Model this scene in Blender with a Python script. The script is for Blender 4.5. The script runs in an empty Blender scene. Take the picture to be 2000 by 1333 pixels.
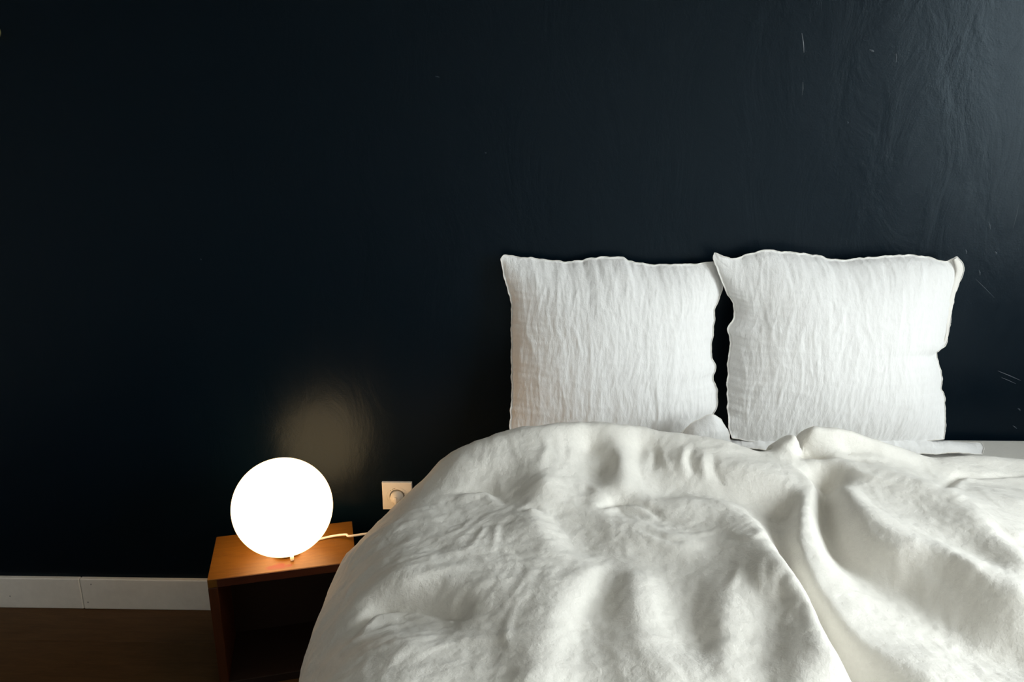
import bpy, bmesh, math, random
import numpy as np
from mathutils import Vector

# ------------------------------------------------------------------ camera
scene = bpy.context.scene
COL = scene.collection
FPX, PITCH, YAW = 1560.0, math.radians(16.5), math.radians(1.3)
CAM = np.array([0.0, -1.955, 1.382])
FWD = np.array([-math.sin(YAW) * math.cos(PITCH), math.cos(YAW) * math.cos(PITCH), -math.sin(PITCH)])
RGT = np.array([math.cos(YAW), math.sin(YAW), 0.0])
UPV = np.cross(RGT, FWD)
cd = bpy.data.cameras.new('camera')
cam = bpy.data.objects.new('camera', cd)
COL.objects.link(cam)
cam.location = CAM
cam.rotation_euler = (math.pi / 2 - PITCH, 0, YAW)
cd.sensor_width = 36.0
cd.lens = 36.0 * FPX / 2000.0
cd.clip_start = 0.05
scene.camera = cam

# ------------------------------------------------------------------ world, daylight, exposure
SKY = 13.0
w = bpy.data.worlds.new('daylight')
scene.world = w
w.use_nodes = True
nt = w.node_tree
nt.nodes.clear()
tc = nt.nodes.new('ShaderNodeTexCoord')
sx = nt.nodes.new('ShaderNodeSeparateXYZ')
rp = nt.nodes.new('ShaderNodeValToRGB')
rp.color_ramp.elements[0].position = 0.46
rp.color_ramp.elements[0].color = (0.22, 0.22, 0.21, 1)
rp.color_ramp.elements[1].position = 0.54
rp.color_ramp.elements[1].color = (0.935, 0.962, 1.0, 1)
mr = nt.nodes.new('ShaderNodeMapRange')
mr.inputs[1].default_value = -1
mr.inputs[2].default_value = 1
bg = nt.nodes.new('ShaderNodeBackground')
bg.inputs[1].default_value = SKY
wo = nt.nodes.new('ShaderNodeOutputWorld')
nt.links.new(tc.outputs['Generated'], sx.inputs[0])
nt.links.new(sx.outputs['Z'], mr.inputs[0])
nt.links.new(mr.outputs[0], rp.inputs[0])
nt.links.new(rp.outputs[0], bg.inputs[0])
nt.links.new(bg.outputs[0], wo.inputs[0])

WIN = dict(x=2.0, y0=-2.15, y1=-1.0, z0=0.85, z1=2.25)      # window opening in the right wall
pl = bpy.data.lights.new('window_portal', 'AREA')
pl.shape = 'RECTANGLE'
pl.size = WIN['y1'] - WIN['y0']
pl.size_y = WIN['z1'] - WIN['z0']
pl.cycles.is_portal = True
po = bpy.data.objects.new('window_portal', pl)
COL.objects.link(po)
po.location = (WIN['x'] + 0.16, (WIN['y0'] + WIN['y1']) / 2, (WIN['z0'] + WIN['z1']) / 2)
po.rotation_euler = (math.pi / 2, 0, math.pi / 2)

scene.view_settings.view_transform = 'Standard'
scene.view_settings.look = 'None'
scene.view_settings.gamma = 1.0
scene.view_settings.use_curve_mapping = False
scene.view_settings.exposure = 0.72

# ------------------------------------------------------------------ helpers
def ray(px, py):
    return FWD + RGT * ((px - 1000.0) / FPX) + UPV * ((666.5 - py) / FPX)

def hit(px, py, ax, val):
    d = ray(px, py)
    return CAM + d * ((val - CAM[ax]) / d[ax])

def project(P):
    q = P - CAM
    z = q @ FWD
    return 1000 + FPX * (q @ RGT) / z, 666.5 - FPX * (q @ UPV) / z

def link(o, parent=None):
    COL.objects.link(o)
    if parent is not None:
        o.parent = parent
    return o

def obj(name, bm, mat, parent=None, smooth=False):
    me = bpy.data.meshes.new(name)
    bm.to_mesh(me)
    bm.free()
    if smooth:
        me.polygons.foreach_set('use_smooth', [True] * len(me.polygons))
    me.materials.append(mat)
    return link(bpy.data.objects.new(name, me), parent)

def empty(name, loc=(0, 0, 0), rz=0.0, parent=None):
    o = bpy.data.objects.new(name, None)
    o.empty_display_size = 0.05
    o.location = loc
    o.rotation_euler = (0, 0, rz)
    return link(o, parent)

def tag(o, label=None, cat=None, group=None, kind=None):
    if label: o['label'] = label
    if cat: o['category'] = cat
    if group: o['group'] = group
    if kind: o['kind'] = kind
    return o

def box(bm, x0, x1, y0, y1, z0, z1, bev=0.0, seg=2):
    v = [bm.verts.new(p) for p in ((x0, y0, z0), (x1, y0, z0), (x1, y1, z0), (x0, y1, z0),
                                   (x0, y0, z1), (x1, y0, z1), (x1, y1, z1), (x0, y1, z1))]
    fs = [bm.faces.new([v[i] for i in q]) for q in ((3, 2, 1, 0), (4, 5, 6, 7), (0, 1, 5, 4),
                                                    (1, 2, 6, 5), (2, 3, 7, 6), (3, 0, 4, 7))]
    if bev > 0:
        es = list({e for f in fs for e in f.edges})
        bmesh.ops.bevel(bm, geom=es, offset=bev, segments=seg, profile=0.5, affect='EDGES')

def boxbm(*a, **k):
    bm = bmesh.new()
    box(bm, *a, **k)
    return bm

def tube(bm, pts, r, n=10):
    pts = [Vector(p) for p in pts]
    rings = []
    up = Vector((0, 0, 1))
    for i, p in enumerate(pts):
        d = (pts[min(i + 1, len(pts) - 1)] - pts[max(i - 1, 0)]).normalized()
        a = d.cross(up)
        if a.length < 1e-3: a = d.cross(Vector((1, 0, 0)))
        a.normalize()
        b = d.cross(a).normalized()
        rr = r[i] if hasattr(r, '__len__') else r
        rings.append([bm.verts.new(p + (a * math.cos(t) + b * math.sin(t)) * rr)
                      for t in (2 * math.pi * k / n for k in range(n))])
    for A, B in zip(rings, rings[1:]):
        for k in range(n):
            bm.faces.new((A[k], A[(k + 1) % n], B[(k + 1) % n], B[k]))
    bm.faces.new(rings[0][::-1])
    bm.faces.new(rings[-1])

def smooth_path(pts, n=60):
    P = np.array(pts, float)
    P = np.vstack([2 * P[0] - P[1], P, 2 * P[-1] - P[-2]])
    out = []
    m = len(P) - 3
    for i in range(m):
        for t in np.linspace(0, 1, max(2, n // m), endpoint=(i == m - 1)):
            p0, p1, p2, p3 = P[i:i + 4]
            out.append(0.5 * (2 * p1 + (p2 - p0) * t + (2 * p0 - 5 * p1 + 4 * p2 - p3) * t * t + (3 * p1 - p0 - 3 * p2 + p3) * t ** 3))
    return np.array(out)

def lathe(bm, prof, n=48, cx=0, cy=0, cz=0):
    rings = []
    for r, z in prof:
        rings.append([bm.verts.new((cx + r * math.cos(2 * math.pi * k / n), cy + r * math.sin(2 * math.pi * k / n), cz + z)) for k in range(n)])
    for A, B in zip(rings, rings[1:]):
        for k in range(n):
            bm.faces.new((A[k], A[(k + 1) % n], B[(k + 1) % n], B[k]))
    bm.faces.new(rings[0][::-1])
    bm.faces.new(rings[-1])

_rng = np.random.RandomState(7)
_perm = np.tile(_rng.permutation(256), 3)
_ga = _rng.rand(256) * 2 * np.pi
def pnoise(x, y, seed=0):
    """2-D gradient noise, arrays in, about -1..1"""
    x = np.asarray(x, float) + seed * 17.31
    y = np.asarray(y, float) + seed * 9.77
    xi = np.floor(x).astype(int); yi = np.floor(y).astype(int)
    xf = x - xi; yf = y - yi
    u = xf ** 3 * (xf * (xf * 6 - 15) + 10); v = yf ** 3 * (yf * (yf * 6 - 15) + 10)
    def g(ix, iy, fx, fy):
        a = _ga[_perm[(_perm[ix & 255] + iy) & 255]]
        return np.cos(a) * fx + np.sin(a) * fy
    n00 = g(xi, yi, xf, yf); n10 = g(xi + 1, yi, xf - 1, yf)
    n01 = g(xi, yi + 1, xf, yf - 1); n11 = g(xi + 1, yi + 1, xf - 1, yf - 1)
    return 1.5 * ((n00 * (1 - u) + n10 * u) * (1 - v) + (n01 * (1 - u) + n11 * u) * v)

def ridged(x, y, seed=0):
    return 1.0 - np.minimum(1.0, 2.2 * np.abs(pnoise(x, y, seed)))

def grid_mesh(name, P, mat, parent=None, flip=False):
    nv, nu = P.shape[:2]
    idx = np.arange(nv * nu).reshape(nv, nu)
    q = np.stack([idx[:-1, :-1], idx[:-1, 1:], idx[1:, 1:], idx[1:, :-1]], -1).reshape(-1, 4)
    if flip: q = q[:, ::-1]
    me = bpy.data.meshes.new(name)
    me.vertices.add(nv * nu)
    me.vertices.foreach_set('co', P.reshape(-1).astype(np.float32))
    me.loops.add(q.size)
    me.loops.foreach_set('vertex_index', q.reshape(-1).astype(np.int32))
    me.polygons.add(len(q))
    me.polygons.foreach_set('loop_start', np.arange(0, q.size, 4, dtype=np.int32))
    me.polygons.foreach_set('loop_total', np.full(len(q), 4, dtype=np.int32))
    me.polygons.foreach_set('use_smooth', np.ones(len(q), bool))
    me.update(calc_edges=True)
    me.materials.append(mat)
    return link(bpy.data.objects.new(name, me), parent)

# ------------------------------------------------------------------ materials
def mat(name, color, rough=0.6, spec=0.5, metal=0.0):
    m = bpy.data.materials.new(name)
    m.use_nodes = True
    b = m.node_tree.nodes['Principled BSDF']
    b.inputs['Base Color'].default_value = (*color, 1)
    b.inputs['Roughness'].default_value = rough
    b.inputs['Specular IOR Level'].default_value = spec
    b.inputs['Metallic'].default_value = metal
    return m, m.node_tree, b

def N(t, kind, **kw):
    n = t.nodes.new(kind)
    for k, v in kw.items():
        setattr(n, k, v)
    return n

def coords(t, scale=(1, 1, 1), rot=(0, 0, 0)):
    c = N(t, 'ShaderNodeTexCoord'); m = N(t, 'ShaderNodeMapping')
    m.inputs['Scale'].default_value = scale; m.inputs['Rotation'].default_value = rot
    t.links.new(c.outputs['Object'], m.inputs[0])
    return m.outputs[0]

def noise(t, vec, scale, detail=4, rough=0.55, dist=0.0):
    n = N(t, 'ShaderNodeTexNoise')
    n.inputs['Scale'].default_value = scale; n.inputs['Detail'].default_value = detail
    n.inputs['Roughness'].default_value = rough; n.inputs['Distortion'].default_value = dist
    t.links.new(vec, n.inputs['Vector'])
    return n.outputs['Fac']

def bump(t, b, height, strength, dist, prev=None):
    n = N(t, 'ShaderNodeBump')
    n.inputs['Strength'].default_value = strength; n.inputs['Distance'].default_value = dist
    t.links.new(height, n.inputs['Height'])
    if prev: t.links.new(prev, n.inputs['Normal'])
    t.links.new(n.outputs[0], b.inputs['Normal'])
    return n.outputs[0]

def ramp(t, fac, stops):
    r = N(t, 'ShaderNodeValToRGB')
    e = r.color_ramp.elements
    while len(e) < len(stops): e.new(0.5)
    for q, (p, c) in zip(e, stops):
        q.position = p; q.color = (*c, 1)
    t.links.new(fac, r.inputs[0])
    return r.outputs[0]

def linen(name, color, crinkle=1.0, axis=(1, 1, 1)):
    m, t, b = mat(name, color, 0.85, 0.15)
    b.inputs['Sheen Weight'].default_value = 0.15
    b.inputs['Sheen Roughness'].default_value = 0.6
    v1 = coords(t, axis)
    n0 = noise(t, v1, 22, 3, 0.5, 0.5)
    p = bump(t, b, n0, 0.28 * crinkle, 0.010)
    n1 = noise(t, v1, 80, 4, 0.6, 0.15)
    p = bump(t, b, n1, 0.48 * crinkle, 0.004, p)
    v2 = coords(t, (1, 1, 1))
    n2 = noise(t, v2, 420, 3, 0.6)
    p = bump(t, b, n2, 0.30, 0.0012, p)
    # faint slubs in the yarn
    s = noise(t, coords(t, (14 * axis[0], 14 * axis[1], 14 * axis[2])), 10, 3, 0.7)
    c = ramp(t, s, [(0.35, tuple(x * 0.965 for x in color)), (0.65, color)])
    t.links.new(c, b.inputs['Base Color'])
    return m

def wood(name, dark, light, scale, stretch, rough=0.4, spot=None, spec=0.4):
    m, t, b = mat(name, light, rough, spec)
    v = coords(t, stretch)
    n1 = noise(t, v, scale, 6, 0.62, 1.2)
    c = ramp(t, n1, [(0.28, dark), (0.72, light)])
    n2 = noise(t, coords(t, tuple(x * 3 for x in stretch)), scale * 3, 4, 0.7, 0.3)
    mx = N(t, 'ShaderNodeMix', data_type='RGBA', blend_type='MULTIPLY')
    mx.inputs[0].default_value = 0.5
    t.links.new(c, mx.inputs[6])
    t.links.new(ramp(t, n2, [(0.3, (0.62, 0.6, 0.55)), (0.7, (1, 1, 1))]), mx.inputs[7])
    out = mx.outputs[2]
    if spot:                                       # reddish patch with its own outline
        kx, ky, kr, kcol = spot
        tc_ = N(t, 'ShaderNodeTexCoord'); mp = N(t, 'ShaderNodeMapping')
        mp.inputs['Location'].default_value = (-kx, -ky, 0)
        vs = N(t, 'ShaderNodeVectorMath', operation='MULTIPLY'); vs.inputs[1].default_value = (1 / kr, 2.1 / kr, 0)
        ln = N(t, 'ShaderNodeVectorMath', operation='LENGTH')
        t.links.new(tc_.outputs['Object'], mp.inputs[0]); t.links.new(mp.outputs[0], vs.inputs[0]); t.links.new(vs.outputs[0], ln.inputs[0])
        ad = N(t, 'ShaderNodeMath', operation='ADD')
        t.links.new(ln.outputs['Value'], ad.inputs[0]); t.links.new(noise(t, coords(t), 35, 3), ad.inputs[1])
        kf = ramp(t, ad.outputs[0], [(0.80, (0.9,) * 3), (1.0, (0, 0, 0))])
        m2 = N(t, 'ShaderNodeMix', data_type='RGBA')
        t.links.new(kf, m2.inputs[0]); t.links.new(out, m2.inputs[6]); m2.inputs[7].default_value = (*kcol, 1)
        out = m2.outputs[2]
    t.links.new(out, b.inputs['Base Color'])
    bump(t, b, n2, 0.15, 0.002)
    return m

def wall_paint():
    m, t, b = mat('navy_wall_paint', (0.0007, 0.0042, 0.0086), 0.34, 0.20)
    b.inputs['Specular Tint'].default_value = (0.74, 0.90, 1.0, 1)
    n1 = noise(t, coords(t), 260, 3, 0.6)
    p = bump(t, b, n1, 0.10, 0.002)
    n2 = noise(t, coords(t, (1.0, 1.0, 0.45)), 9, 5, 0.6, 0.8)
    p = bump(t, b, n2, 0.10, 0.02, p)
    n3 = noise(t, coords(t, (1, 1, 1)), 26, 5, 0.7, 1.5)
    r3 = ramp(t, n3, [(0.60, (0, 0, 0)), (0.66, (1, 1, 1))])
    p = bump(t, b, r3, 0.08, 0.002, p)
    n4 = noise(t, coords(t, (2.2, 1, 0.5)), 3, 4, 0.6)
    rr = ramp(t, n4, [(0.3, (0.29,) * 3), (0.7, (0.36,) * 3)])
    t.links.new(rr, b.inputs['Roughness'])
    return m

def white_paint(name, col=(0.8, 0.79, 0.76), rough=0.5):
    m, t, b = mat(name, col, rough, 0.3)
    n = noise(t, coords(t), 40, 4, 0.6)
    t.links.new(ramp(t, n, [(0.3, tuple(c * 0.93 for c in col)), (0.7, col)]), b.inputs['Base Color'])
    bump(t, b, noise(t, coords(t), 300, 2), 0.05, 0.001)
    return m

M_WALL = wall_paint()
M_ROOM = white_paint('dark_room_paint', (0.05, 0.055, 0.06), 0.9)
M_CEIL = white_paint('ceiling_paint', (0.87, 0.86, 0.83), 0.9)
M_BASE = white_paint('baseboard_paint', (0.85, 0.82, 0.76), 0.45)
M_FLOOR = wood('smoked_oak_floor', (0.075, 0.038, 0.013), (0.125, 0.066, 0.024), 9, (1.0, 7, 1), 0.55, spec=0.25)
M_GAP = mat('floor_gap', (0.006, 0.004, 0.003), 0.9)[0]
M_OAK = wood('honey_wood', (0.115, 0.046, 0.005), (0.19, 0.084, 0.009), 14, (1.0, 9, 9), 0.42, spot=(-0.015, -0.078, 0.06, (0.15, 0.010, 0.004)))
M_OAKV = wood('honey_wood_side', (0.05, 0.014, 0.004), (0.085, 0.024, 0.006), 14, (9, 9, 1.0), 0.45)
M_EDGE = wood('reddish_wood_edge', (0.045, 0.011, 0.004), (0.075, 0.018, 0.007), 14, (1.0, 9, 9), 0.45)
M_DARK = wood('shade_darkened_wood', (0.012, 0.006, 0.004), (0.022, 0.010, 0.006), 14, (1.0, 9, 9), 0.6)  # shade inside the nightstand put into the colour of its inner panels
M_DUVET = linen('off_white_linen', (0.87, 0.84, 0.775), 0.85, (1, 1, 1))
M_PILLOW = linen('white_linen', (0.87, 0.862, 0.85), 0.75, (1.6, 1.6, 0.45))
M_SHEET = linen('cream_sheet_cotton', (0.86, 0.83, 0.76), 0.4)
M_HEM = linen('cream_hem_linen', (0.86, 0.83, 0.78), 0.6)
M_PLASTIC = mat('white_plastic', (0.80, 0.78, 0.72), 0.35, 0.5)[0]
M_PRINT = mat('grey_print', (0.08, 0.08, 0.07), 0.6)[0]
M_BRASS = mat('brass', (0.62, 0.55, 0.22), 0.3, 0.5, 1.0)[0]
M_CHIP = mat('paint_ridge', (0.035, 0.05, 0.065), 0.35, 0.6)[0]
M_TICK = mat('grey_ticking', (0.35, 0.34, 0.33), 0.9)[0]

m, t, b = mat('opal_glass_lit', (0.9, 0.88, 0.84), 0.25, 0.5)
b.inputs['Emission Color'].default_value = (1.0, 0.60, 0.28, 1)
b.inputs['Emission Strength'].default_value = 3.4
M_GLOBE = m

m = bpy.data.materials.new('window_glass')
m.use_nodes = True
t = m.node_tree
t.nodes.clear()
tr = N(t, 'ShaderNodeBsdfTransparent'); tr.inputs[0].default_value = (0.96, 0.98, 0.97, 1)
gl = N(t, 'ShaderNodeBsdfGlossy'); gl.inputs['Roughness'].default_value = 0.02

mx = N(t, 'ShaderNodeMixShader'); ou = N(t, 'ShaderNodeOutputMaterial')
mx.inputs[0].default_value = 0.06; t.links.new(tr.outputs[0], mx.inputs[1]); t.links.new(gl.outputs[0], mx.inputs[2])
t.links.new(mx.outputs[0], ou.inputs[0])
M_GLASS = m

# ------------------------------------------------------------------ room shell
X0, X1, Y0, H = -2.3, 2.0, -2.75, 2.5
TH = 0.15
wall_back = tag(obj('wall_back', boxbm(X0 - TH, X1 + TH, 0.0, TH, -0.1, H + 0.1), M_WALL), 'dark navy painted plaster wall behind the bed', kind='structure')
M_LEFT = white_paint('grey_left_wall_paint', (0.50, 0.49, 0.47), 0.9)
tag(obj('wall_left', boxbm(X0 - TH, X0, Y0, 0, -0.1, H + 0.1), M_LEFT), kind='structure')
tag(obj('wall_front', boxbm(X0 - TH, X1 + TH, Y0 - TH, Y0, -0.1, H + 0.1), M_CEIL), kind='structure')
tag(obj('ceiling', boxbm(X0 - TH, X1 + TH, Y0 - TH, TH, H, H + 0.1), M_CEIL), kind='structure')
bm = bmesh.new()
W = WIN
box(bm, X1, X1 + TH, Y0, W['y0'], -0.1, H + 0.1)
box(bm, X1, X1 + TH, W['y1'], 0.0, -0.1, H + 0.1)
box(bm, X1, X1 + TH, W['y0'], W['y1'], -0.1, W['z0'])
box(bm, X1, X1 + TH, W['y0'], W['y1'], W['z1'], H + 0.1)
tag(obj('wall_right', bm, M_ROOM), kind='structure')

# window: frame, three casements with panes
win = tag(empty('window_1', (X1 + 0.05, (W['y0'] + W['y1']) / 2, W['z0'])), 'white framed window in the right wall that lets in the daylight', kind='structure')
hw = (W['y1'] - W['y0']) / 2
hh = W['z1'] - W['z0']
M_FRAME = white_paint('window_paint', (0.8, 0.8, 0.79), 0.4)
for nm, a in (('frame_rail', (-0.03, 0.03, -hw, hw, 0, 0.05)), ('frame_rail', (-0.03, 0.03, -hw, hw, hh - 0.05, hh)),
              ('frame_stile', (-0.03, 0.03, -hw, -hw + 0.05, 0.05, hh - 0.05)), ('frame_stile', (-0.03, 0.03, hw - 0.05, hw, 0.05, hh - 0.05)),
              ('mullion', (-0.03, 0.03, -0.03, 0.03, 0.05, hh - 0.05))):
    obj(nm, boxbm(*a, bev=0.004), M_FRAME, win)
for s in (-1, 1):
    ya, yb = (s * hw - s * 0.05, s * 0.03)
    obj('pane', boxbm(-0.003, 0.003, min(ya, yb), max(ya, yb), 0.05, hh - 0.05), M_GLASS, win)
obj('window_sill', boxbm(-0.13, -0.0, -hw - 0.0, hw + 0.0, -0.0, 0.02, bev=0.004), M_FRAME, win)

# floor of long boards running along the back wall
floor = tag(obj('floor', boxbm(X0 - TH, X1 + TH, Y0 - TH, TH, -0.12, -0.012), M_GAP), 'brown wooden plank floor', kind='structure')
rnd = random.Random(3)
PWD, PLN = 0.19, 1.38
plank_me = None
y = 0.035
row = 0
while y > Y0:
    ya = max(y - PWD, Y0)
    x = X0 - rnd.random() * PLN
    if row < 3: x = -3.36 + 0.11 * row
    while x < X1:
        xa, xb = max(x, X0), min(x + PLN, X1)
        if xb - xa > 0.02:
            full = abs(xb - xa - PLN) < 1e-6 and ya > Y0 and y <= 0
            if full and plank_me is not None:
                o = link(bpy.data.objects.new('plank', plank_me), floor)
            else:
                yy = min(y, 0.0) - ya
                bm = boxbm(0, xb - xa - 0.0012, 0, yy - 0.0012, -0.012, 0.0, bev=0.0009, seg=1)
                o = obj('plank', bm, M_FLOOR, floor)
                if full: plank_me = o.data
            o.location = (xa, ya, 0)
        x += PLN
    y -= PWD
    row += 1

# baseboard in lengths; the joint shows near the left edge of the picture
bb = tag(empty('baseboard_back'), 'white painted baseboard along the navy wall', kind='structure')
jx = hit(160, 1160, 1, -0.012)[0]
BH = 0.098
for xa, xb in ((X0, jx - 0.0006), (jx + 0.0006, X1)):
    obj('board', boxbm(xa, xb, -0.014, 0.0, 0.0, BH, bev=0.003), M_BASE, bb)
for px, py in ((20, 1165), (178, 1142), (172, 1177)):        # filled nail heads
    p = hit(px, py, 1, -0.0142)
    bm = bmesh.new(); lathe(bm, [(0.0022, 0), (0.0022, 0.0009), (0.001, 0.0013)], 10)
    o = obj('nail_head', bm, M_TICK, bb); o.location = p; o.rotation_euler = (math.pi / 2, 0, 0)

# paint ridges, drips and scratches standing a little proud of the wall plaster
for (px, py, qx, qy, wd) in ((1750, 105, 1750, 122, 0.0016), (1566, 65, 1570, 103, 0.0014), (1568, 160, 1567, 186, 0.0010),
                             (1698, 97, 1707, 101, 0.0022), (1655, 238, 1656, 242, 0.002), (1886, 488, 1888, 496, 0.0016), (1931, 434, 1934, 448, 0.0014),
                             (1979, 446, 1990, 395, 0.0010), (1912, 528, 1914, 538, 0.0016), (1944, 492, 1946, 497, 0.002),
                             (1949, 725, 1994, 744, 0.0012), (1956, 738, 1984, 750, 0.0009), (1988, 798, 1993, 803, 0.002),
                             (1978, 832, 1986, 838, 0.0014), (1905, 545, 1942, 582, 0.0007), (947, 298, 949, 300, 0.0018), (850, 149, 858, 151, 0.0014),
                             (391, 506, 393, 508, 0.0014)):
    a = hit(px, py, 1, -0.0002); c = hit(qx, qy, 1, -0.0002)
    bm = bmesh.new()
    mid = (a + c) / 2 + np.array([0.001, 0, 0.0])
    tube(bm, [a, mid, c], [wd * 0.4, wd, wd * 0.5], 6)
    for v in bm.verts: v.co.y = v.co.y * 0.6
    obj('paint_ridge', bm, M_CHIP, wall_back)

# ------------------------------------------------------------------ bed base and mattress
BX0, BX1, BY0, MT = -0.05, 1.55, -2.02, 0.553
bed = tag(empty('bed_base', ((BX0 + BX1) / 2, (BY0 - 0.01) / 2, 0)), 'low grey bed base under the mattress, hidden by the duvet', 'bed')
bw, bl = (BX1 - BX0) / 2, (-0.01 - BY0) / 2
obj('frame', boxbm(-bw - 0.12, bw + 0.05, -bl - 0.02, bl, 0.14, 0.32, bev=0.03), M_TICK, bed)
for sx_ in (-1, 1):
    for sy_ in (-1, 1):
        bm = bmesh.new(); lathe(bm, [(0.022, 0), (0.03, 0.14)], 20, sx_ * (bw - 0.1), sy_ * (bl - 0.1))
        obj('leg', bm, M_EDGE, bed, True)
mt = boxbm(BX0, BX1, BY0, -0.008, 0.321, MT, bev=0.03, seg=4)
mo = tag(obj('mattress', mt, M_SHEET, None, True), 'mattress in a cream fitted sheet, bare at the right edge against the wall', 'mattress')

# ------------------------------------------------------------------ nightstand
ZT = 0.31
A = hit(404, 1135, 2, ZT); B = hit(415, 1050, 2, ZT); E = hit(677, 1023, 2, ZT); G = hit(650, 1100, 2, ZT)
rz = 0.5 * (math.atan2(*(E - B)[[1, 0]]) + math.atan2(*(G - A)[[1, 0]]))
NW, ND = 0.345, float(np.linalg.norm(B - A))
ux = np.array([math.cos(rz), math.sin(rz), 0]); uy = np.array([-math.sin(rz), math.cos(rz), 0])
c0 = A + ux * NW / 2 + uy * ND / 2
ns = tag(empty('nightstand', (c0[0], c0[1], 0), rz), 'small open wooden box nightstand with honey brown top beside the bed', 'nightstand')
a, d, T = NW / 2, ND / 2, 0.022
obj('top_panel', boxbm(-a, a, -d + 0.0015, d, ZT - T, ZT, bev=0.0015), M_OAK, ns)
obj('front_edge', boxbm(-a + T, a - T, -d, -d + 0.0014, ZT - T + 0.001, ZT - 0.001), M_EDGE, ns)
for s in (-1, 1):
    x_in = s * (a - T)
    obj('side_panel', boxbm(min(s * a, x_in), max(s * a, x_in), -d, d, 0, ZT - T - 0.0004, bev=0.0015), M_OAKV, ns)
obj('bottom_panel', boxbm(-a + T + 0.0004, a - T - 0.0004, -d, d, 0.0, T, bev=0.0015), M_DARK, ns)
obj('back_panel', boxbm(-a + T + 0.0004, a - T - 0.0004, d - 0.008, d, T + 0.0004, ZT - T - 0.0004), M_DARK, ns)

# ------------------------------------------------------------------ globe lamp
dl = ray(552, 991)
tt = (ZT + 0.009 - CAM[2]) / (dl[2] - 95.8 / FPX * 0.965)
LC = CAM + dl * tt
LR = tt * 95.8 / FPX
lamp = tag(empty('globe_lamp', (LC[0], LC[1], ZT)), 'glowing white glass globe table lamp on the wooden nightstand', 'lamp')
cz = LC[2] - ZT
prof = []
th0 = math.acos(0.962)
for i in range(49):
    th = th0 + (math.pi - th0 - 0.0005) * i / 48
    prof.append((LR * math.sin(th), cz - LR * math.cos(th)))
bm = bmesh.new(); lathe(bm, prof, 96)
obj('globe', bm, M_GLOBE, lamp, True)
zb = cz - LR * 0.962
bm = bmesh.new(); lathe(bm, [(0.030, zb - 0.006), (0.034, zb - 0.003), (0.034, zb - 0.0003)], 40)
obj('base_ring', bm, M_PLASTIC, lamp, True)
fp = hit(569, 1091, 2, ZT + 0.003)
ang0 = math.atan2(fp[1] - LC[1], fp[0] - LC[0])
for k in range(3):
    an = ang0 + k * 2 * math.pi / 3
    bm = bmesh.new(); lathe(bm, [(0.0035, 0), (0.0045, 0.002), (0.0045, zb + 0.002)], 14, 0.046 * math.cos(an), 0.046 * math.sin(an))
    obj('foot', bm, M_PLASTIC, lamp, True)
# cord: from the globe's foot over the nightstand's right end, behind the bed, up to the wall socket
c1 = hit(628, 1053, 2, ZT + 0.0032); c2 = hit(655, 1047, 2, ZT + 0.007); c3 = hit(676, 1045, 2, ZT + 0.012); c4 = hit(690, 1047, 2, ZT + 0.012)
SP = hit(775.5, 971, 1, -0.012)
pts = [np.array([LC[0] + 0.02, LC[1] + 0.02, ZT + 0.005]), c1, c2, c3, c4,
       np.array([-0.34, -0.09, ZT + 0.008]), np.array([SP[0] - 0.02, -0.055, ZT + 0.012]),
       np.array([SP[0], -0.044, SP[2] - 0.03]), np.array([SP[0], -0.036, SP[2] - 0.02])]
bm = bmesh.new(); tube(bm, [p - np.array([LC[0], LC[1], ZT]) for p in smooth_path(pts, 120)], 0.003, 10)
obj('cord', bm, M_PLASTIC, lamp, True)
bm = bmesh.new()
lathe(bm, [(0.0175, 0.0), (0.0175, 0.012), (0.0150, 0.020), (0.009, 0.028), (0.004, 0.030)], 28)
o = obj('plug', bm, M_PLASTIC, lamp, True)
o.location = (SP[0] - LC[0], -0.0075 - LC[1], SP[2] - ZT); o.rotation_euler = (math.pi / 2, 0, 0)
bm = boxbm(-0.004, 0.004, -0.010, 0.010, 0.018, 0.031, bev=0.002)
g_ = obj('grip', bm, M_PLASTIC, o, True)

# ------------------------------------------------------------------ wall socket
so = tag(empty('wall_socket', (SP[0], 0, SP[2])), 'white square wall socket between the lamp and the bed', 'socket')
bm = bmesh.new()
hs, n = 0.0405, 64
def ringv(r, yv): return [bm.verts.new((r * math.cos(2 * math.pi * k / n), yv, r * math.sin(2 * math.pi * k / n))) for k in range(n)]
def sqv(h, yv):
    out = []
    for k in range(n):
        c_, s_ = math.cos(2 * math.pi * k / n), math.sin(2 * math.pi * k / n)
        q = h / max(abs(c_), abs(s_)); out.append(bm.verts.new((c_ * q, yv, s_ * q)))
    return out
loops = [sqv(hs, 0.0), sqv(hs, -0.0075), sqv(hs - 0.0015, -0.009), ringv(0.0285, -0.0095), ringv(0.0275, -0.0088), ringv(0.0270, -0.0098), ringv(0.0205, -0.0098), ringv(0.0195, -0.004), ringv(0.001, -0.004)]
for P_, Q_ in zip(loops, loops[1:]):
    for k in range(n): bm.faces.new((P_[k], P_[(k + 1) % n], Q_[(k + 1) % n], Q_[k]))
bmesh.ops.recalc_face_normals(bm, faces=bm.faces[:])
obj('cover_plate', bm, M_PLASTIC, so)
for a0, a1 in ((1.75, 2.15), (2.3, 2.42)):
    bm = bmesh.new(); tube(bm, [(0.0243 * math.cos(q), -0.0099, 0.0243 * math.sin(q)) for q in np.linspace(a0, a1, 8)], 0.0006, 6)
    obj('print_mark', bm, M_PRINT, so)

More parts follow.
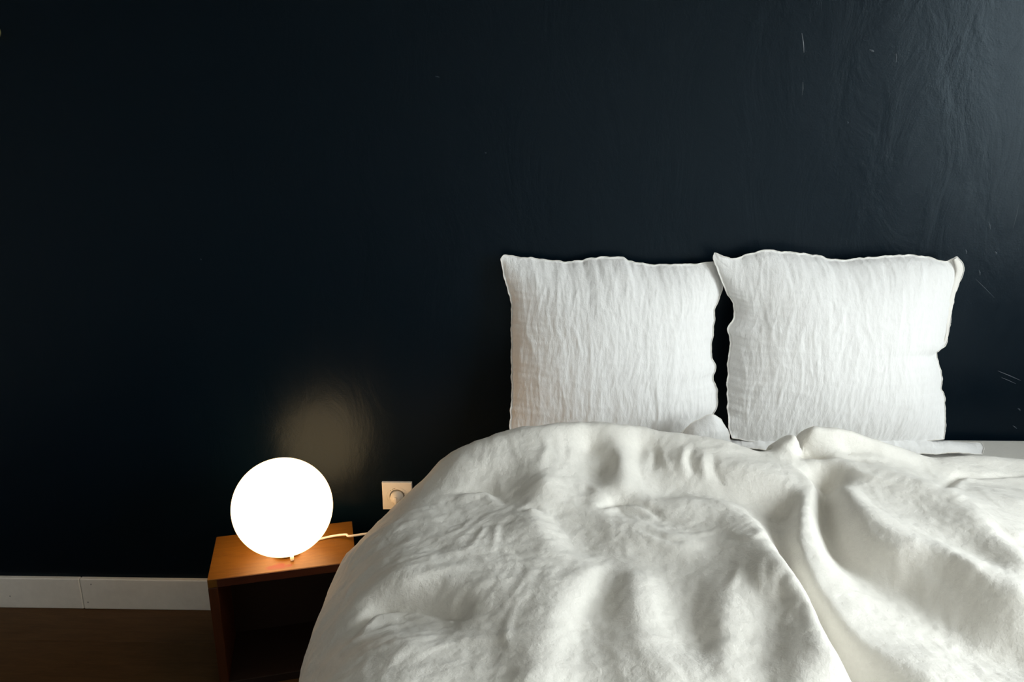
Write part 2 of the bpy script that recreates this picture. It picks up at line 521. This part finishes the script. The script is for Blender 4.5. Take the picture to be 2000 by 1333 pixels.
# ------------------------------------------------------------------ brass hook at the far left
hp = hit(-12, 62, 1, 0.0)
hk = tag(empty('wall_hook', (hp[0], 0, hp[2])), 'small brass hook on the navy wall at the upper left picture edge', 'hook')
bm = bmesh.new(); lathe(bm, [(0.017, 0), (0.017, 0.003), (0.013, 0.006)], 24)
o = obj('backplate', bm, M_BRASS, hk, True); o.rotation_euler = (math.pi / 2, 0, 0)
bm = bmesh.new()
tube(bm, smooth_path([(0, -0.005, 0), (0.004, -0.03, -0.012), (0.012, -0.046, -0.006), (0.018, -0.050, 0.010), (0.019, -0.047, 0.022)], 30), 0.0035, 10)
obj('hook_arm', bm, M_BRASS, hk, True)
bm = bmesh.new(); bmesh.ops.create_uvsphere(bm, u_segments=14, v_segments=10, radius=0.006)
o = obj('knob', bm, M_BRASS, hk, True); o.location = (0.019, -0.047, 0.024)

# ------------------------------------------------------------------ pillows
def resample(pts, n):
    P = smooth_path(pts, max(n * 3, 6 * len(pts)))
    d = np.concatenate([[0], np.cumsum(np.linalg.norm(np.diff(P, axis=0), axis=1))])
    q = np.linspace(0, d[-1], n)
    return np.stack([np.interp(q, d, P[:, k]) for k in range(P.shape[1])], 1)

def pillow(name, label, edges, plane, thick, back, nu=260, nv=230, seed=1, wr=0.5, material=None, parent=None, ripple=0.004, mirror=None):
    """edges: top (l>r), right (t>b), bottom (l>r), left (t>b) as photo pixels on the leaning plane (point, normal)"""
    p0, nrm = (np.array(q, float) for q in plane)
    nrm /= np.linalg.norm(nrm)
    def on(px, py):
        d = ray(px, py)
        return CAM + d * (((p0 - CAM) @ nrm) / (d @ nrm))
    W3 = [np.array([on(*q) for q in e]) for e in edges]
    top, bot = resample(W3[0], nu), resample(W3[2], nu)
    rgt, lft = resample(W3[1], nv), resample(W3[3], nv)
    ew = np.cross(nrm, [1.0, 0, 0]); ew /= np.linalg.norm(ew); eh = np.array([1.0, 0, 0])
    for k_, (e_, dr) in enumerate(((top, ew), (bot, ew), (rgt, eh), (lft, eh))):      # scalloped seam
        q_ = np.linspace(0, 1, len(e_)); ln_ = np.linalg.norm(e_[-1] - e_[0])
        e_ += dr * ((0.0028 * pnoise(q_ * ln_ * 38, 0 * q_ + k_ * 3.7, seed) + 0.0016 * pnoise(q_ * ln_ * 90, 0 * q_ + k_ * 5.1, seed)) * np.sin(np.pi * q_) ** 0.3)[:, None]
    u = np.linspace(0, 1, nu)[None, :, None]; v = np.linspace(0, 1, nv)[:, None, None]
    S = (1 - v) * top[None] + v * bot[None] + (1 - u) * lft[:, None] + u * rgt[:, None] \
        - ((1 - u) * (1 - v) * top[0] + u * (1 - v) * top[-1] + (1 - u) * v * bot[0] + u * v * bot[-1])
    a = 2 * u[..., 0] - 1; c = 2 * v[..., 0] - 1
    flange = 0.016
    ea = np.clip((1 - np.abs(a) - flange) / (1 - flange), 0, 1); ec = np.clip((1 - np.abs(c) - flange) / (1 - flange), 0, 1)
    bulge = (1 - (1 - ea) ** 2.6) ** 0.8 * (1 - (1 - ec) ** 2.6) ** 0.8
    X = (S - p0) @ np.array([1.0, 0, 0]); Z = S[..., 2]
    wx = X + 0.012 * pnoise(X * 9, Z * 9, seed); wz = Z + 0.012 * pnoise(X * 9, Z * 9, seed + 3)
    wrk = 0.0030 * (ridged(wx * 22, wz * 5.0, seed) - 0.5) + 0.0016 * (ridged(wx * 48, wz * 12, seed + 1) - 0.5) \
        + 0.0015 * (ridged(wx * 14 + wz * 9, wz * 20 - wx * 6, seed + 2) - 0.6) + 0.0007 * pnoise(wx * 150, wz * 45, seed + 4) \
        + 0.0035 * pnoise(X * 7, Z * 6, seed + 5)
    edge = np.exp(-np.minimum(1 - np.abs(a), 1 - np.abs(c)) / 0.05)
    along = np.where(np.abs(a) > np.abs(c), Z, X)
    rip = ripple * edge * (pnoise(along * 26, X * 0 + Z * 0 + 3.3, seed + 6) + 0.5 * pnoise(along * 55, X * 0 + 1.7, seed + 7))
    # puckers running in from the seam
    puck = 0.0022 * np.exp(-np.minimum(1 - np.abs(a), 1 - np.abs(c)) / 0.10) * (pnoise(along * 42, edge * 2, seed + 8))
    inner = np.clip(bulge * 3, 0, 1)
    front = S - nrm * (thick * bulge + rip + (wrk * wr + puck) * inner)[..., None]
    rear = S - nrm * (-back * bulge + rip - 0.0012)[..., None]
    root = empty(name, (0, 0, 0), 0, parent)
    bp = S[-1, nu // 2]
    if parent is None: root.location = bp
    off = bp if parent is None else np.zeros(3)
    # one closed mesh: front grid and back grid sewn along the seam
    G2 = np.concatenate([front, rear[:, ::-1]], 1)
    idx = np.arange(nv * nu * 2).reshape(nv, nu * 2)
    fq = np.stack([idx[:-1, :-1], idx[1:, :-1], idx[1:, 1:], idx[:-1, 1:]], -1).reshape(-1, 4).tolist()
    for r_ in range(nv - 1): fq.append([idx[r_, -1], idx[r_ + 1, -1], idx[r_ + 1, 0], idx[r_, 0]])
    for q_ in range(nu - 1):
        fq.append([idx[0, q_], idx[0, q_ + 1], idx[0, 2 * nu - 2 - q_], idx[0, 2 * nu - 1 - q_]])
        fq.append([idx[-1, q_ + 1], idx[-1, q_], idx[-1, 2 * nu - 1 - q_], idx[-1, 2 * nu - 2 - q_]])
    me = bpy.data.meshes.new('cover')
    me.from_pydata((G2.reshape(-1, 3) - off).tolist(), [], fq)
    me.polygons.foreach_set('use_smooth', [True] * len(me.polygons))
    me.materials.append(material or M_PILLOW)
    link(bpy.data.objects.new('cover', me), root)
    ring = np.concatenate([S[0], S[1:, -1], S[-1, ::-1][1:], S[::-1, 0][1:]]) - nrm * 0.0006
    rr_ = np.concatenate([rip[0], rip[1:, -1], rip[-1, ::-1][1:], rip[::-1, 0][1:]])
    ring = ring - nrm * rr_[:, None]
    bm = bmesh.new(); tube(bm, (ring - off)[::2], 0.0009, 6)
    obj('hem', bm, M_HEM, root, True)
    if label: tag(root, label, 'pillow', 'upright linen pillows against the wall')
    return root

tilt = np.array([0, 1.0, -0.19])
pr = pillow('linen_pillow', 'square white linen pillow at right, folded hem down its right side', [
    [(1395, 494), (1417, 502), (1437, 504), (1471, 494), (1498, 488), (1522, 491), (1579, 496), (1620, 505), (1650, 507), (1691, 504), (1728, 500), (1765, 498), (1805, 501), (1843, 510), (1856, 507), (1870, 501)],
    [(1870, 501), (1883, 524), (1866, 575), (1858, 612), (1849, 668), (1831, 690), (1838, 723), (1839, 757), (1844, 774), (1847, 825), (1844, 858)],
    [(1429, 856), (1500, 866), (1600, 870), (1700, 870), (1780, 866), (1844, 858)],
    [(1395, 494), (1394, 508), (1414, 561), (1432, 595), (1431, 622), (1420, 646), (1426, 663), (1421, 717), (1421, 798), (1424, 835), (1429, 856)]],
    ((0, -0.135, 0.60), tilt), 0.075, 0.05, seed=1)
pl_ = pillow('linen_pillow', 'square white linen pillow at left, nearer the globe lamp', [
    [(978, 506), (986, 498), (1005, 501), (1050, 506), (1090, 510), (1125, 511), (1150, 505), (1187, 502), (1215, 503), (1240, 513), (1290, 517), (1340, 516), (1380, 513), (1400, 511)],
    [(1400, 511), (1408, 535), (1413, 562), (1398, 602), (1393, 653), (1390, 686), (1398, 718), (1393, 740), (1402, 763), (1400, 792), (1392, 812), (1390, 850)],
    [(996, 862), (1100, 868), (1200, 868), (1300, 866), (1390, 850)],
    [(978, 506), (985, 545), (998, 590), (997, 640), (1000, 680), (998, 730), (1000, 760), (997, 800), (995, 830), (996, 862)]],
    ((0, -0.115, 0.60), tilt), 0.075, 0.045, seed=21)

# folded flange down the right side of the right pillow
fo = np.array([(1870, 503), (1881, 524), (1875, 548), (1866, 575), (1861, 600), (1857, 620), (1853, 645), (1848, 670), (1833, 688)], float)
fi_ = np.array([(1862, 508), (1866, 528), (1860, 552), (1853, 578), (1844, 603), (1845, 622), (1847, 645), (1842, 668), (1831, 688)], float)
rows = []
for k_, w_ in enumerate((0.0, 0.35, 0.75, 1.0, 0.8)):
    q_ = resample(fo * (1 - w_) + fi_ * w_, 60)
    lift_ = (0.003, 0.010, 0.013, 0.010, 0.003)[k_]
    rows.append([hit(a_, b_, 1, -0.135 + 0.19 * (hit(a_, b_, 1, -0.1)[2] - 0.60) - lift_) for a_, b_ in q_])
ff = grid_mesh('folded_flange', np.array(rows) - np.array(pr.location), M_HEM, pr, True)
tag(ff, 'cream folded hem of the pillowcase')

# loose lower corners of the pillowcases lying on the sheet in front of the upright pillows
fl = pillow('case_flap', None, [
    [(1330, 846), (1350, 828), (1372, 815), (1392, 811), (1408, 819)],
    [(1408, 819), (1416, 832), (1424, 846), (1428, 862), (1430, 878)],
    [(1330, 890), (1380, 890), (1430, 878)],
    [(1330, 846), (1328, 868), (1330, 890)]],
    ((0, -0.215, 0.60), np.array([0, 1.0, -0.1])), 0.03, 0.02, 60, 50, seed=5, wr=0.5, parent=None, ripple=0.002)
fr_ = pillow('case_flap', None, [
    [(1427, 860), (1500, 862), (1600, 862), (1700, 860), (1800, 862), (1915, 866)],
    [(1915, 866), (1921, 874), (1918, 888)],
    [(1430, 872), (1500, 880), (1600, 884), (1700, 884), (1800, 888), (1860, 886), (1918, 888)],
    [(1427, 860), (1426, 866), (1430, 872)]],
    ((0, -0.16, 0.574), np.array([0, 0.3, -1.0])), 0.02, 0.006, 240, 40, seed=9, wr=0.8, parent=None, ripple=0.003)
bpy.context.view_layer.update()
for f_, p_ in ((fl, pl_), (fr_, pr)):
    f_.parent = p_
    f_.matrix_parent_inverse = p_.matrix_world.inverted()

# ------------------------------------------------------------------ duvet
ZTOP = 0.60
S0, S1, T0, T1, GS = -0.78, 2.16, -2.62, -0.02, 0.01
LX, LA, LB = -0.16, 0.245, 0.27              # left edge wanders with t, see left_x
def left_x(t):
    return np.interp(t, [-2.6, -1.2, -0.85, -0.68, -0.58, -0.50, -0.42, -0.36], [-0.15, -0.15, -0.155, -0.175, -0.178, -0.155, -0.115, -0.10])
# left shoulder: start, horizontal and vertical radius
def shoulder(q, a, b):
    """arc-length q>=0 past the edge -> outward, drop"""
    ln = 0.5 * math.pi * math.sqrt((a * a + b * b) / 2)
    ph = np.clip(q / ln, 0, 1) * math.pi / 2
    ex = np.maximum(q - ln, 0)
    return a * np.sin(ph) - 0.05 * ex, b * (1 - np.cos(ph)) + ex
def head_y(s):
    xs = [-0.6, -0.3, 0.0, 0.35, 0.52, 0.60, 0.75, 0.95, 1.2, 1.6]
    ys = [-0.44, -0.42, -0.37, -0.35, -0.40, -0.37, -0.36, -0.34, -0.31, -0.31]
    return np.interp(s, xs, ys)
def base(s, t):
    lx = left_x(t)
    oL, dL = shoulder(np.maximum(lx - s, 0), LA, LB)
    oR, dR = shoulder(np.maximum(s - 1.52, 0), 0.15, 0.25)
    hy = head_y(s)
    oH, dH = shoulder(np.maximum(t - hy, 0), 0.055, 0.16)
    oF, dF = shoulder(np.maximum(-1.95 - t, 0), 0.15, 0.25)
    x = np.where(s < lx, lx - oL, np.where(s > 1.52, 1.52 + oR, s))
    y = np.where(t > hy, hy + oH, np.where(t < -1.95, -1.95 - oF, t))
    return np.stack([x, y, ZTOP - dL - dR - dH - dF], -1)
def normals(P):
    du = np.gradient(P, axis=1); dv = np.gradient(P, axis=0)
    n_ = np.cross(du, dv)
    return n_ / np.maximum(np.linalg.norm(n_, axis=-1, keepdims=True), 1e-9)
ss = np.arange(S0, S1, GS); ts = np.arange(T0, T1, GS)
GSs, GTt = np.meshgrid(ss, ts)
BP = base(GSs, GTt)
BN = normals(BP)
CFLAT, NFLAT = BP.reshape(-1, 3), BN.reshape(-1, 3)

def spot(px, py, val, kind):
    if kind == 'd':
        Q = CFLAT + NFLAT * val
        q = Q - CAM
        z = q @ FWD
        e = (1000 + FPX * (q @ RGT) / z - px) ** 2 + (666.5 - FPX * (q @ UPV) / z - py) ** 2
        facing = -(NFLAT * q).sum(1)
        e = np.where(facing > 0, e, e + 1e6)
        i = int(np.argmin(e))
        return GSs.flat[i], GTt.flat[i], val
    P = np.array([px, py, val]) if kind == 'w' else hit(px, py, 1 if kind == 'y' else 2, val)
    if P[0] > -0.09 and P[1] < head_y(P[0]):
        return P[0], P[1], P[2] - ZTOP
    i = int(np.argmin(((CFLAT - P) ** 2).sum(1)))
    return GSs.flat[i], GTt.flat[i], float((P - CFLAT[i]) @ NFLAT[i])

TUBE = [hit(a_, b_, 2, c_) for a_, b_, c_ in ((1580, 946, .672), (1572, 976, .674), (1568, 1024, .672), (1574, 1072, .664), (1590, 1120, .654), (1614, 1162, .646), (1652, 1210, .642), (1698, 1250, .638), (1763, 1288, .636), (1843, 1333, .632))]
LINES = [
    # head-end silhouette
    ('y', 3, [(850, 905, -.40), (920, 866, -.385), (1000, 840, -.37), (1060, 830, -.365), (1150, 826, -.36), (1220, 829, -.36), (1290, 842, -.36), (1400, 858, -.38), (1466, 880, -.41), (1520, 902, -.45), (1582, 937, -.51)]),
    ('y', 3, [(1532, 870, -.40), (1562, 846, -.38), (1610, 839, -.375), (1650, 841, -.37), (1690, 853, -.365), (1750, 873, -.355), (1810, 892, -.345)]),
    # centre head roll and the bumps in front of it
    ('z', .7, [(1010, 880, .700), (1060, 880, .705), (1108, 878, .702)]),
    ('z', .7, [(1060, 930, .690), (1085, 965, .668)]),
    ('z', .7, [(1150, 878, .682), (1166, 900, .674), (1184, 925, .662), (1140, 975, .658)]),
    ('z', .5, [(1162, 944, .668), (1160, 965, .666), (1165, 990, .657)]),
    ('z', .7, [(1206, 872, .700), (1212, 905, .693), (1216, 950, .674)]),
    ('z', .7, [(1256, 878, .684), (1252, 905, .674), (1262, 945, .658)]),
    ('z', .7, [(1320, 892, .692), (1400, 900, .694), (1480, 918, .690), (1540, 942, .678)]),
    ('z', .7, [(1290, 968, .648), (1380, 970, .648), (1442, 982, .642), (1510, 998, .632), (1540, 1022, .624)]),
    ('z', 2, [(1512, 888, .650), (1548, 908, .640), (1588, 928, .632)]),
    # pit and lip on the left, big smooth puff below
    ('z', .7, [(900, 945, .646), (956, 957, .640), (1000, 980, .642)]),
    ('z', .7, [(870, 966, .628), (905, 966, .634), (948, 974, .638), (1000, 1002, .646), (1034, 992, .653)]),
    ('z', .7, [(860, 1050, .636), (930, 1062, .646), (990, 1050, .649)]),
    ('z', .7, [(900, 900, .676), (960, 890, .69)]),
    ('z', .7, [(1036, 992, .656), (1054, 1030, .662), (1082, 1075, .660), (1112, 1115, .652)]),
    ('z', .7, [(1080, 1010, .640), (1116, 1050, .634), (1150, 1078, .634)]),
    ('z', .7, [(1160, 1102, .652), (1125, 1140, .660), (1075, 1220, .660), (1040, 1333, .656)]),
    ('z', .7, [(965, 1122, .652), (1010, 1160, .656)]),
    ('z', .7, [(880, 1132, .640), (925, 1165, .639), (945, 1230, .638), (965, 1333, .638)]),
    ('z', .7, [(1192, 1116, .642), (1168, 1170, .640), (1145, 1215, .640), (1125, 1333, .640)]),
    ('z', .7, [(1240, 1118, .660), (1238, 1160, .664), (1248, 1210, .662), (1282, 1280, .657), (1300, 1345, .655)]),
    ('z', .7, [(1180, 1014, .652), (1240, 1018, .660), (1300, 1046, .661), (1340, 1058, .660), (1386, 1074, .652)]),
    ('z', .5, [(1205, 992, .644), (1255, 1004, .648), (1310, 1022, .650), (1400, 1040, .654)]),
    ('z', .7, [(1215, 972, .655), (1250, 984, .658), (1330, 978, .664), (1410, 980, .665), (1458, 1008, .667), (1498, 1048, .671), (1530, 1088, .674), (1562, 1132, .678), (1590, 1180, .678), (1606, 1225, .674), (1640, 1300, .666)]),
    ('z', .7, [(1440, 1110, .666), (1425, 1150, .667), (1412, 1220, .662), (1425, 1310, .656)]),
    ('z', .7, [(1210, 1078, .643), (1270, 1092, .643), (1312, 1130, .643), (1342, 1190, .642), (1372, 1270, .642)]),
    ('z', .7, [(1516, 1180, .660), (1505, 1250, .650), (1492, 1333, .644)]),
    ('z', .7, [(1552, 1190, .670), (1556, 1240, .668), (1566, 1333, .662)]),
    # long tube fold (both shoulders of its crest) and the hollows either side of it
    ('w', 2, [(q[0] - .008, q[1], q[2]) for q in TUBE]),
    ('w', 2, [(q[0] + .010, q[1] + .004, q[2]) for q in TUBE]),
    ('w', 1.5, [(.500, -.57, .645), (.478, -.62, .636), (.452, -.69, .630), (.440, -.76, .622), (.437, -.82, .606), (.440, -.88, .595), (.446, -.94, .590), (.457, -1.0, .586), (.48, -1.06, .584), (.50, -1.1, .584)]),
    ('z', 1.5, [(1608, 962, .618), (1612, 1000, .610), (1620, 1060, .612), (1644, 1104, .612), (1688, 1134, .612), (1760, 1164, .610), (1835, 1220, .606), (1910, 1278, .602), (2000, 1308, .600)]),
    ('z', 1, [(1612, 930, .668), (1644, 968, .680), (1686, 1014, .686), (1730, 1040, .688), (1770, 1056, .688), (1830, 1064, .688), (1910, 1104, .686), (2000, 1160, .680)]),
    ('z', .5, [(1660, 940, .676), (1710, 982, .676), (1780, 1018, .672), (1860, 1058, .668), (1940, 1106, .664)]),
    ('z', 1, [(1556, 898, .674), (1590, 894, .686), (1650, 904, .690), (1730, 918, .688), (1810, 942, .686), (1870, 972, .684), (1930, 1024, .684), (1970, 1072, .684), (2010, 1100, .680)]),
    ('z', .5, [(1600, 872, .690), (1650, 878, .686), (1720, 894, .674), (1790, 912, .654)]),
    ('z', 1, [(1802, 918, .648), (1850, 899, .645), (1906, 890, .640), (2000, 898, .634)]),
    ('z', 1, [(1838, 952, .650), (1870, 936, .638), (1930, 934, .630), (2000, 932, .626)]),
    ('z', .7, [(1920, 962, .656), (2000, 977, .658)]),
    ('z', .7, [(1948, 1034, .672), (2000, 1042, .672)]),
    ('z', .7, [(1976, 1058, .666), (2010, 1066, .660)]),
    # left flank
    ('d', .7, [(700, 1236, .008), (730, 1204, .000), (792, 1190, -.004), (845, 1198, .002), (904, 1208, .012)]),
    ('d', .7, [(700, 1150, .020), (760, 1135, .032), (840, 1130, .038)]),
    ('d', .7, [(735, 1255, .020), (800, 1265, .034), (880, 1275, .034)]),
    ('d', .7, [(740, 1030, .012), (790, 1040, .026), (860, 1080, .036)]),
    ('d', .7, [(668, 1110, .006), (660, 1180, .006), (640, 1260, .006), (616, 1333, .006)]),
]
ny, nx = GSs.shape
wsum = np.zeros((ny, nx)); wval = np.zeros((ny, nx))
def splat(s, t_, d_, wt):
    i = (t_ - T0) / GS; j = (s - S0) / GS
    i0, j0 = int(math.floor(i)), int(math.floor(j))
    for a_ in (0, 1):
        for b_ in (0, 1):
            ii, jj = i0 + a_, j0 + b_
            if 0 <= ii < ny and 0 <= jj < nx:
                k = wt * (1 - abs(i - ii)) * (1 - abs(j - jj))
                wsum[ii, jj] += k; wval[ii, jj] += k * d_
for kind, wt, kn in LINES:
    if kind == 'z':                              # overall loft of the folds
        lf = 1.0 if wt == 2 else 0.92
        kn = [(a_, b_, 0.650 + (c_ - 0.650) * lf) for a_, b_, c_ in kn]
    K = np.array([spot(*q, kind) for q in kn])
    C_ = smooth_path(K, 14 * len(K)) if len(K) > 2 else np.linspace(K[0], K[1], 16)
    for q in C_: splat(q[0], q[1], q[2], 0.6 * wt)
# rest heights away from the folds: hems on the flank, toward the foot and on the right
rest = np.full((ny, nx), 0.03)
rest[GSs < LX - 0.25] = 0.0
rest += 0.02 * pnoise(GSs * 4, GTt * 4, 31) * (GTt < -1.15)
w0 = np.where((GTt < -1.15) | (GSs > 1.45) | (GSs < LX - 0.34) | (GTt > head_y(GSs) + 0.03), 0.02, 0.0004)
rest = np.where(GTt > head_y(GSs) + 0.03, 0.02, rest)
Aw = wsum + w0; Bw = wval + w0 * rest
def lap(z):
    p = np.pad(z, 1, mode='edge')
    return p[2:, 1:-1] + p[:-2, 1:-1] + p[1:-1, 2:] + p[1:-1, :-2] - 4 * z
AL, BE = 0.02, 0.16
def op(z):
    L = lap(z)
    return Aw * z - AL * L + BE * lap(L)
Z = rest.copy()
r = Bw - op(Z); Mi = 1.0 / (Aw + 4 * AL + 20 * BE); zz = Mi * r; p = zz.copy(); rzv = (r * zz).sum()
for it in range(1200):
    Ap = op(p); al = rzv / (p * Ap).sum()
    Z += al * p; r -= al * Ap; zz = Mi * r; n2 = (r * zz).sum()
    if n2 < 1e-10: break
    p = zz + (n2 / rzv) * p; rzv = n2

# fine grid
FS = 0.0045
fs = np.arange(S0 + 0.02, S1 - 0.02, FS); ft = np.arange(T0 + 0.02, T1 - 0.02, FS)
FSs, FTt = np.meshgrid(fs, ft)
def cubic(Zc, s, t_):
    i = (t_ - T0) / GS; j = (s - S0) / GS
    i0 = np.clip(np.floor(i).astype(int), 1, ny - 3); j0 = np.clip(np.floor(j).astype(int), 1, nx - 3)
    fi, fj = i - i0, j - j0
    def wts(f): return [(-f + 2 * f * f - f ** 3) / 2, (2 - 5 * f * f + 3 * f ** 3) / 2, (f + 4 * f * f - 3 * f ** 3) / 2, (f ** 3 - f * f) / 2]
    wi, wj = wts(fi), wts(fj)
    return sum(wi[a_] * wj[b_] * Zc[i0 + a_ - 1, j0 + b_ - 1] for a_ in range(4) for b_ in range(4))
D = cubic(Z, FSs, FTt)
# creases follow the folds: warp the wrinkle space by the large shape
gx = cubic(np.gradient(Z, axis=1) / GS, FSs, FTt); gy = cubic(np.gradient(Z, axis=0) / GS, FSs, FTt)
U = FSs + 0.05 * pnoise(FSs * 5, FTt * 5, 3) + 0.02 * gx; V = FTt + 0.05 * pnoise(FSs * 5, FTt * 5, 4) + 0.02 * gy
mask = 0.5 + 0.5 * pnoise(FSs * 6, FTt * 6, 12)
wr_ = 0.0045 * pnoise(U * 5, V * 9, 40) + 0.0020 * (ridged(U * 7, V * 14, 41) - 0.5) * mask + 0.0016 * (ridged(U * 17, V * 9, 42) - 0.5) * (1 - 0.6 * mask) \
    + 0.0010 * (ridged(U * 30, V * 22, 43) - 0.5) + 0.0005 * pnoise(U * 90, V * 80, 44)
leftm = np.clip((0.20 - FSs) / 0.2, 0, 1) * np.clip((-0.48 - FTt) / 0.1, 0, 1)
V2 = FTt + 0.02 * pnoise(FSs * 4, FTt * 4, 51) - 0.25 * np.minimum(FSs + 0.1, 0)
flank = np.clip((-0.16 - FSs) / 0.12, 0, 1)
wr_ += flank * 0.0030 * pnoise(FSs * 4 + FTt * 2, FTt * 16 - FSs * 6, 57)
wr_ += leftm * (0.0016 * pnoise(FSs * 5, V2 * 48, 52) + 0.0006 * (ridged(FSs * 7, V2 * 30, 53) - 0.5))
D = D + wr_

# single creases and pleats drawn where they run on the cloth: (depth, half-width, lip, photo points)
CREASES = [
    (-.010, .010, .6, [(890, 962), (925, 958), (956, 960), (985, 984)]),
    (-.012, .012, .8, [(684, 1250), (720, 1206), (758, 1192), (795, 1188)]),
    (-.006, .010, .3, [(795, 1188), (850, 1197), (910, 1206)]),
    (-.008, .008, .5, [(1168, 992), (1205, 980), (1260, 990), (1300, 1018)]),
    (-.006, .008, .5, [(1020, 998), (1040, 990), (1060, 1000)]),
    (-.008, .009, .5, [(1836, 954), (1868, 936), (1910, 934)]),
    (-.005, .007, .3, [(1910, 934), (1960, 930), (2000, 928)]),
    (.005, .008, 0, [(1338, 872), (1332, 905), (1340, 940)]),
    (-.006, .007, 0, [(1354, 872), (1350, 900), (1362, 930)]),
    (.005, .008, 0, [(1374, 882), (1372, 915), (1382, 945)]),
    (-.005, .007, 0, [(1392, 890), (1396, 920), (1410, 945)]),
    (.004, .007, 0, [(1290, 870), (1296, 900), (1310, 925)]),
    (-.005, .008, .3, [(1270, 868), (1280, 890), (1276, 920)]),
    (.004, .009, 0, [(1058, 850), (1066, 880), (1050, 910)]),
    (-.004, .008, 0, [(1098, 850), (1104, 880), (1096, 910)]),
    (.003, .006, 0, [(945, 1020), (940, 1045), (915, 1072)]),
    (.003, .006, 0, [(968, 1022), (970, 1046), (962, 1080)]),
    (-.004, .008, .4, [(1250, 1034), (1300, 1052), (1345, 1060)]),
    (.004, .008, 0, [(1500, 1040), (1470, 1050), (1440, 1046)]),
    (-.004, .008, 0, [(1540, 1110), (1526, 1140), (1530, 1180)]),
    (.004, .008, 0, [(1490, 1088), (1480, 1120), (1490, 1160)]),
    (.004, .008, 0, [(1450, 1085), (1440, 1120), (1425, 1150)]),
    (-.005, .009, .3, [(1690, 1022), (1735, 1046), (1775, 1060)]),
    (.004, .008, 0, [(1660, 915), (1700, 930), (1760, 945)]),
    (-.004, .008, 0, [(1610, 862), (1660, 872), (1720, 880)]),
    (.004, .008, 0, [(1640, 888), (1690, 894), (1740, 902)]),
    (.005, .007, 0, [(1532, 874), (1545, 888), (1556, 900)]),
    (.004, .009, 0, [(1850, 1075), (1900, 1110), (1960, 1160)]),
    (-.005, .010, 0, [(1800, 1085), (1840, 1120), (1900, 1180)]),
    (.003, .007, 0, [(1700, 1060), (1690, 1085), (1705, 1110)]),
    (.003, .007, 0, [(1755, 1075), (1752, 1100), (1770, 1130)]),
    (.004, .008, 0, [(680, 1060), (665, 1090), (650, 1130)]),
    (.004, .008, 0, [(720, 1050), (690, 1090), (668, 1130)]),
    (-.004, .007, 0, [(700, 1060), (676, 1095), (656, 1135)]),
    (.004, .010, 0, [(900, 1160), (880, 1190), (886, 1220)]),
    (.003, .008, 0, [(1010, 1180), (990, 1230), (1000, 1280)]),
]
def surface_points():
    B_ = base(FSs, FTt)
    Q = (B_ + normals(B_) * D[..., None]).reshape(-1, 3)
    q = Q - CAM; z = q @ FWD
    return 1000 + FPX * (q @ RGT) / z, 666.5 - FPX * (q @ UPV) / z, z
SX, SY, SZ = surface_points()
def on_cloth(px, py):
    e = (SX - px) ** 2 + (SY - py) ** 2
    c_ = np.where(e < 60)[0]
    if len(c_) == 0: i = int(np.argmin(e))
    else:
        c_ = c_[SZ[c_] < SZ[c_].min() + 0.03]
        i = int(c_[np.argmin(e[c_])])
    return FSs.flat[i], FTt.flat[i]
ADD = np.zeros_like(D)
for amp, wd, lip, kn in CREASES:
    C_ = smooth_path(np.array([on_cloth(*q) for q in kn]), 30)
    lo, hi = C_.min(0) - 6 * wd, C_.max(0) + 6 * wd
    j0, j1 = np.searchsorted(fs, [lo[0], hi[0]]); i0, i1 = np.searchsorted(ft, [lo[1], hi[1]])
    sub_s, sub_t = FSs[i0:i1, j0:j1], FTt[i0:i1, j0:j1]
    best = np.full(sub_s.shape, 9.0); sgn = np.zeros_like(best); al_ = np.zeros_like(best)
    for k in range(len(C_) - 1):
        a_, b_ = C_[k], C_[k + 1]; ab = b_ - a_
        tt_ = np.clip(((sub_s - a_[0]) * ab[0] + (sub_t - a_[1]) * ab[1]) / (ab @ ab + 1e-12), 0, 1)
        dx, dy = sub_s - a_[0] - tt_ * ab[0], sub_t - a_[1] - tt_ * ab[1]
        dd = np.hypot(dx, dy); m_ = dd < best
        best = np.where(m_, dd, best); sgn = np.where(m_, np.sign(ab[0] * dy - ab[1] * dx), sgn); al_ = np.where(m_, (k + tt_) / (len(C_) - 1), al_)
    tap = np.sin(np.pi * np.clip(al_, 0.02, 0.98)) ** 0.6
    prof = np.exp(-(best / wd) ** 2)
    lipv = lip * abs(amp) * np.exp(-((best - 1.6 * wd) / (1.3 * wd)) ** 2) * (sgn < 0)
    ADD[i0:i1, j0:j1] += (amp * prof + lipv) * tap
D = D + ADD
BPf = base(FSs, FTt)
BNf = normals(BPf)
PD = BPf + BNf * D[..., None]
inside = (PD[..., 0] > BX0 - 0.02) & (PD[..., 0] < BX1 + 0.02) & (PD[..., 1] > BY0 - 0.02)
PD[..., 2] = np.where(inside, np.maximum(PD[..., 2], MT + 0.008), np.maximum(PD[..., 2], 0.06))
keep_t = ft < -0.10
PD = PD[keep_t]
yc = PD[..., 1]
duvet = tag(grid_mesh('duvet', PD, M_DUVET), 'rumpled off white linen duvet covering the bed', 'duvet')
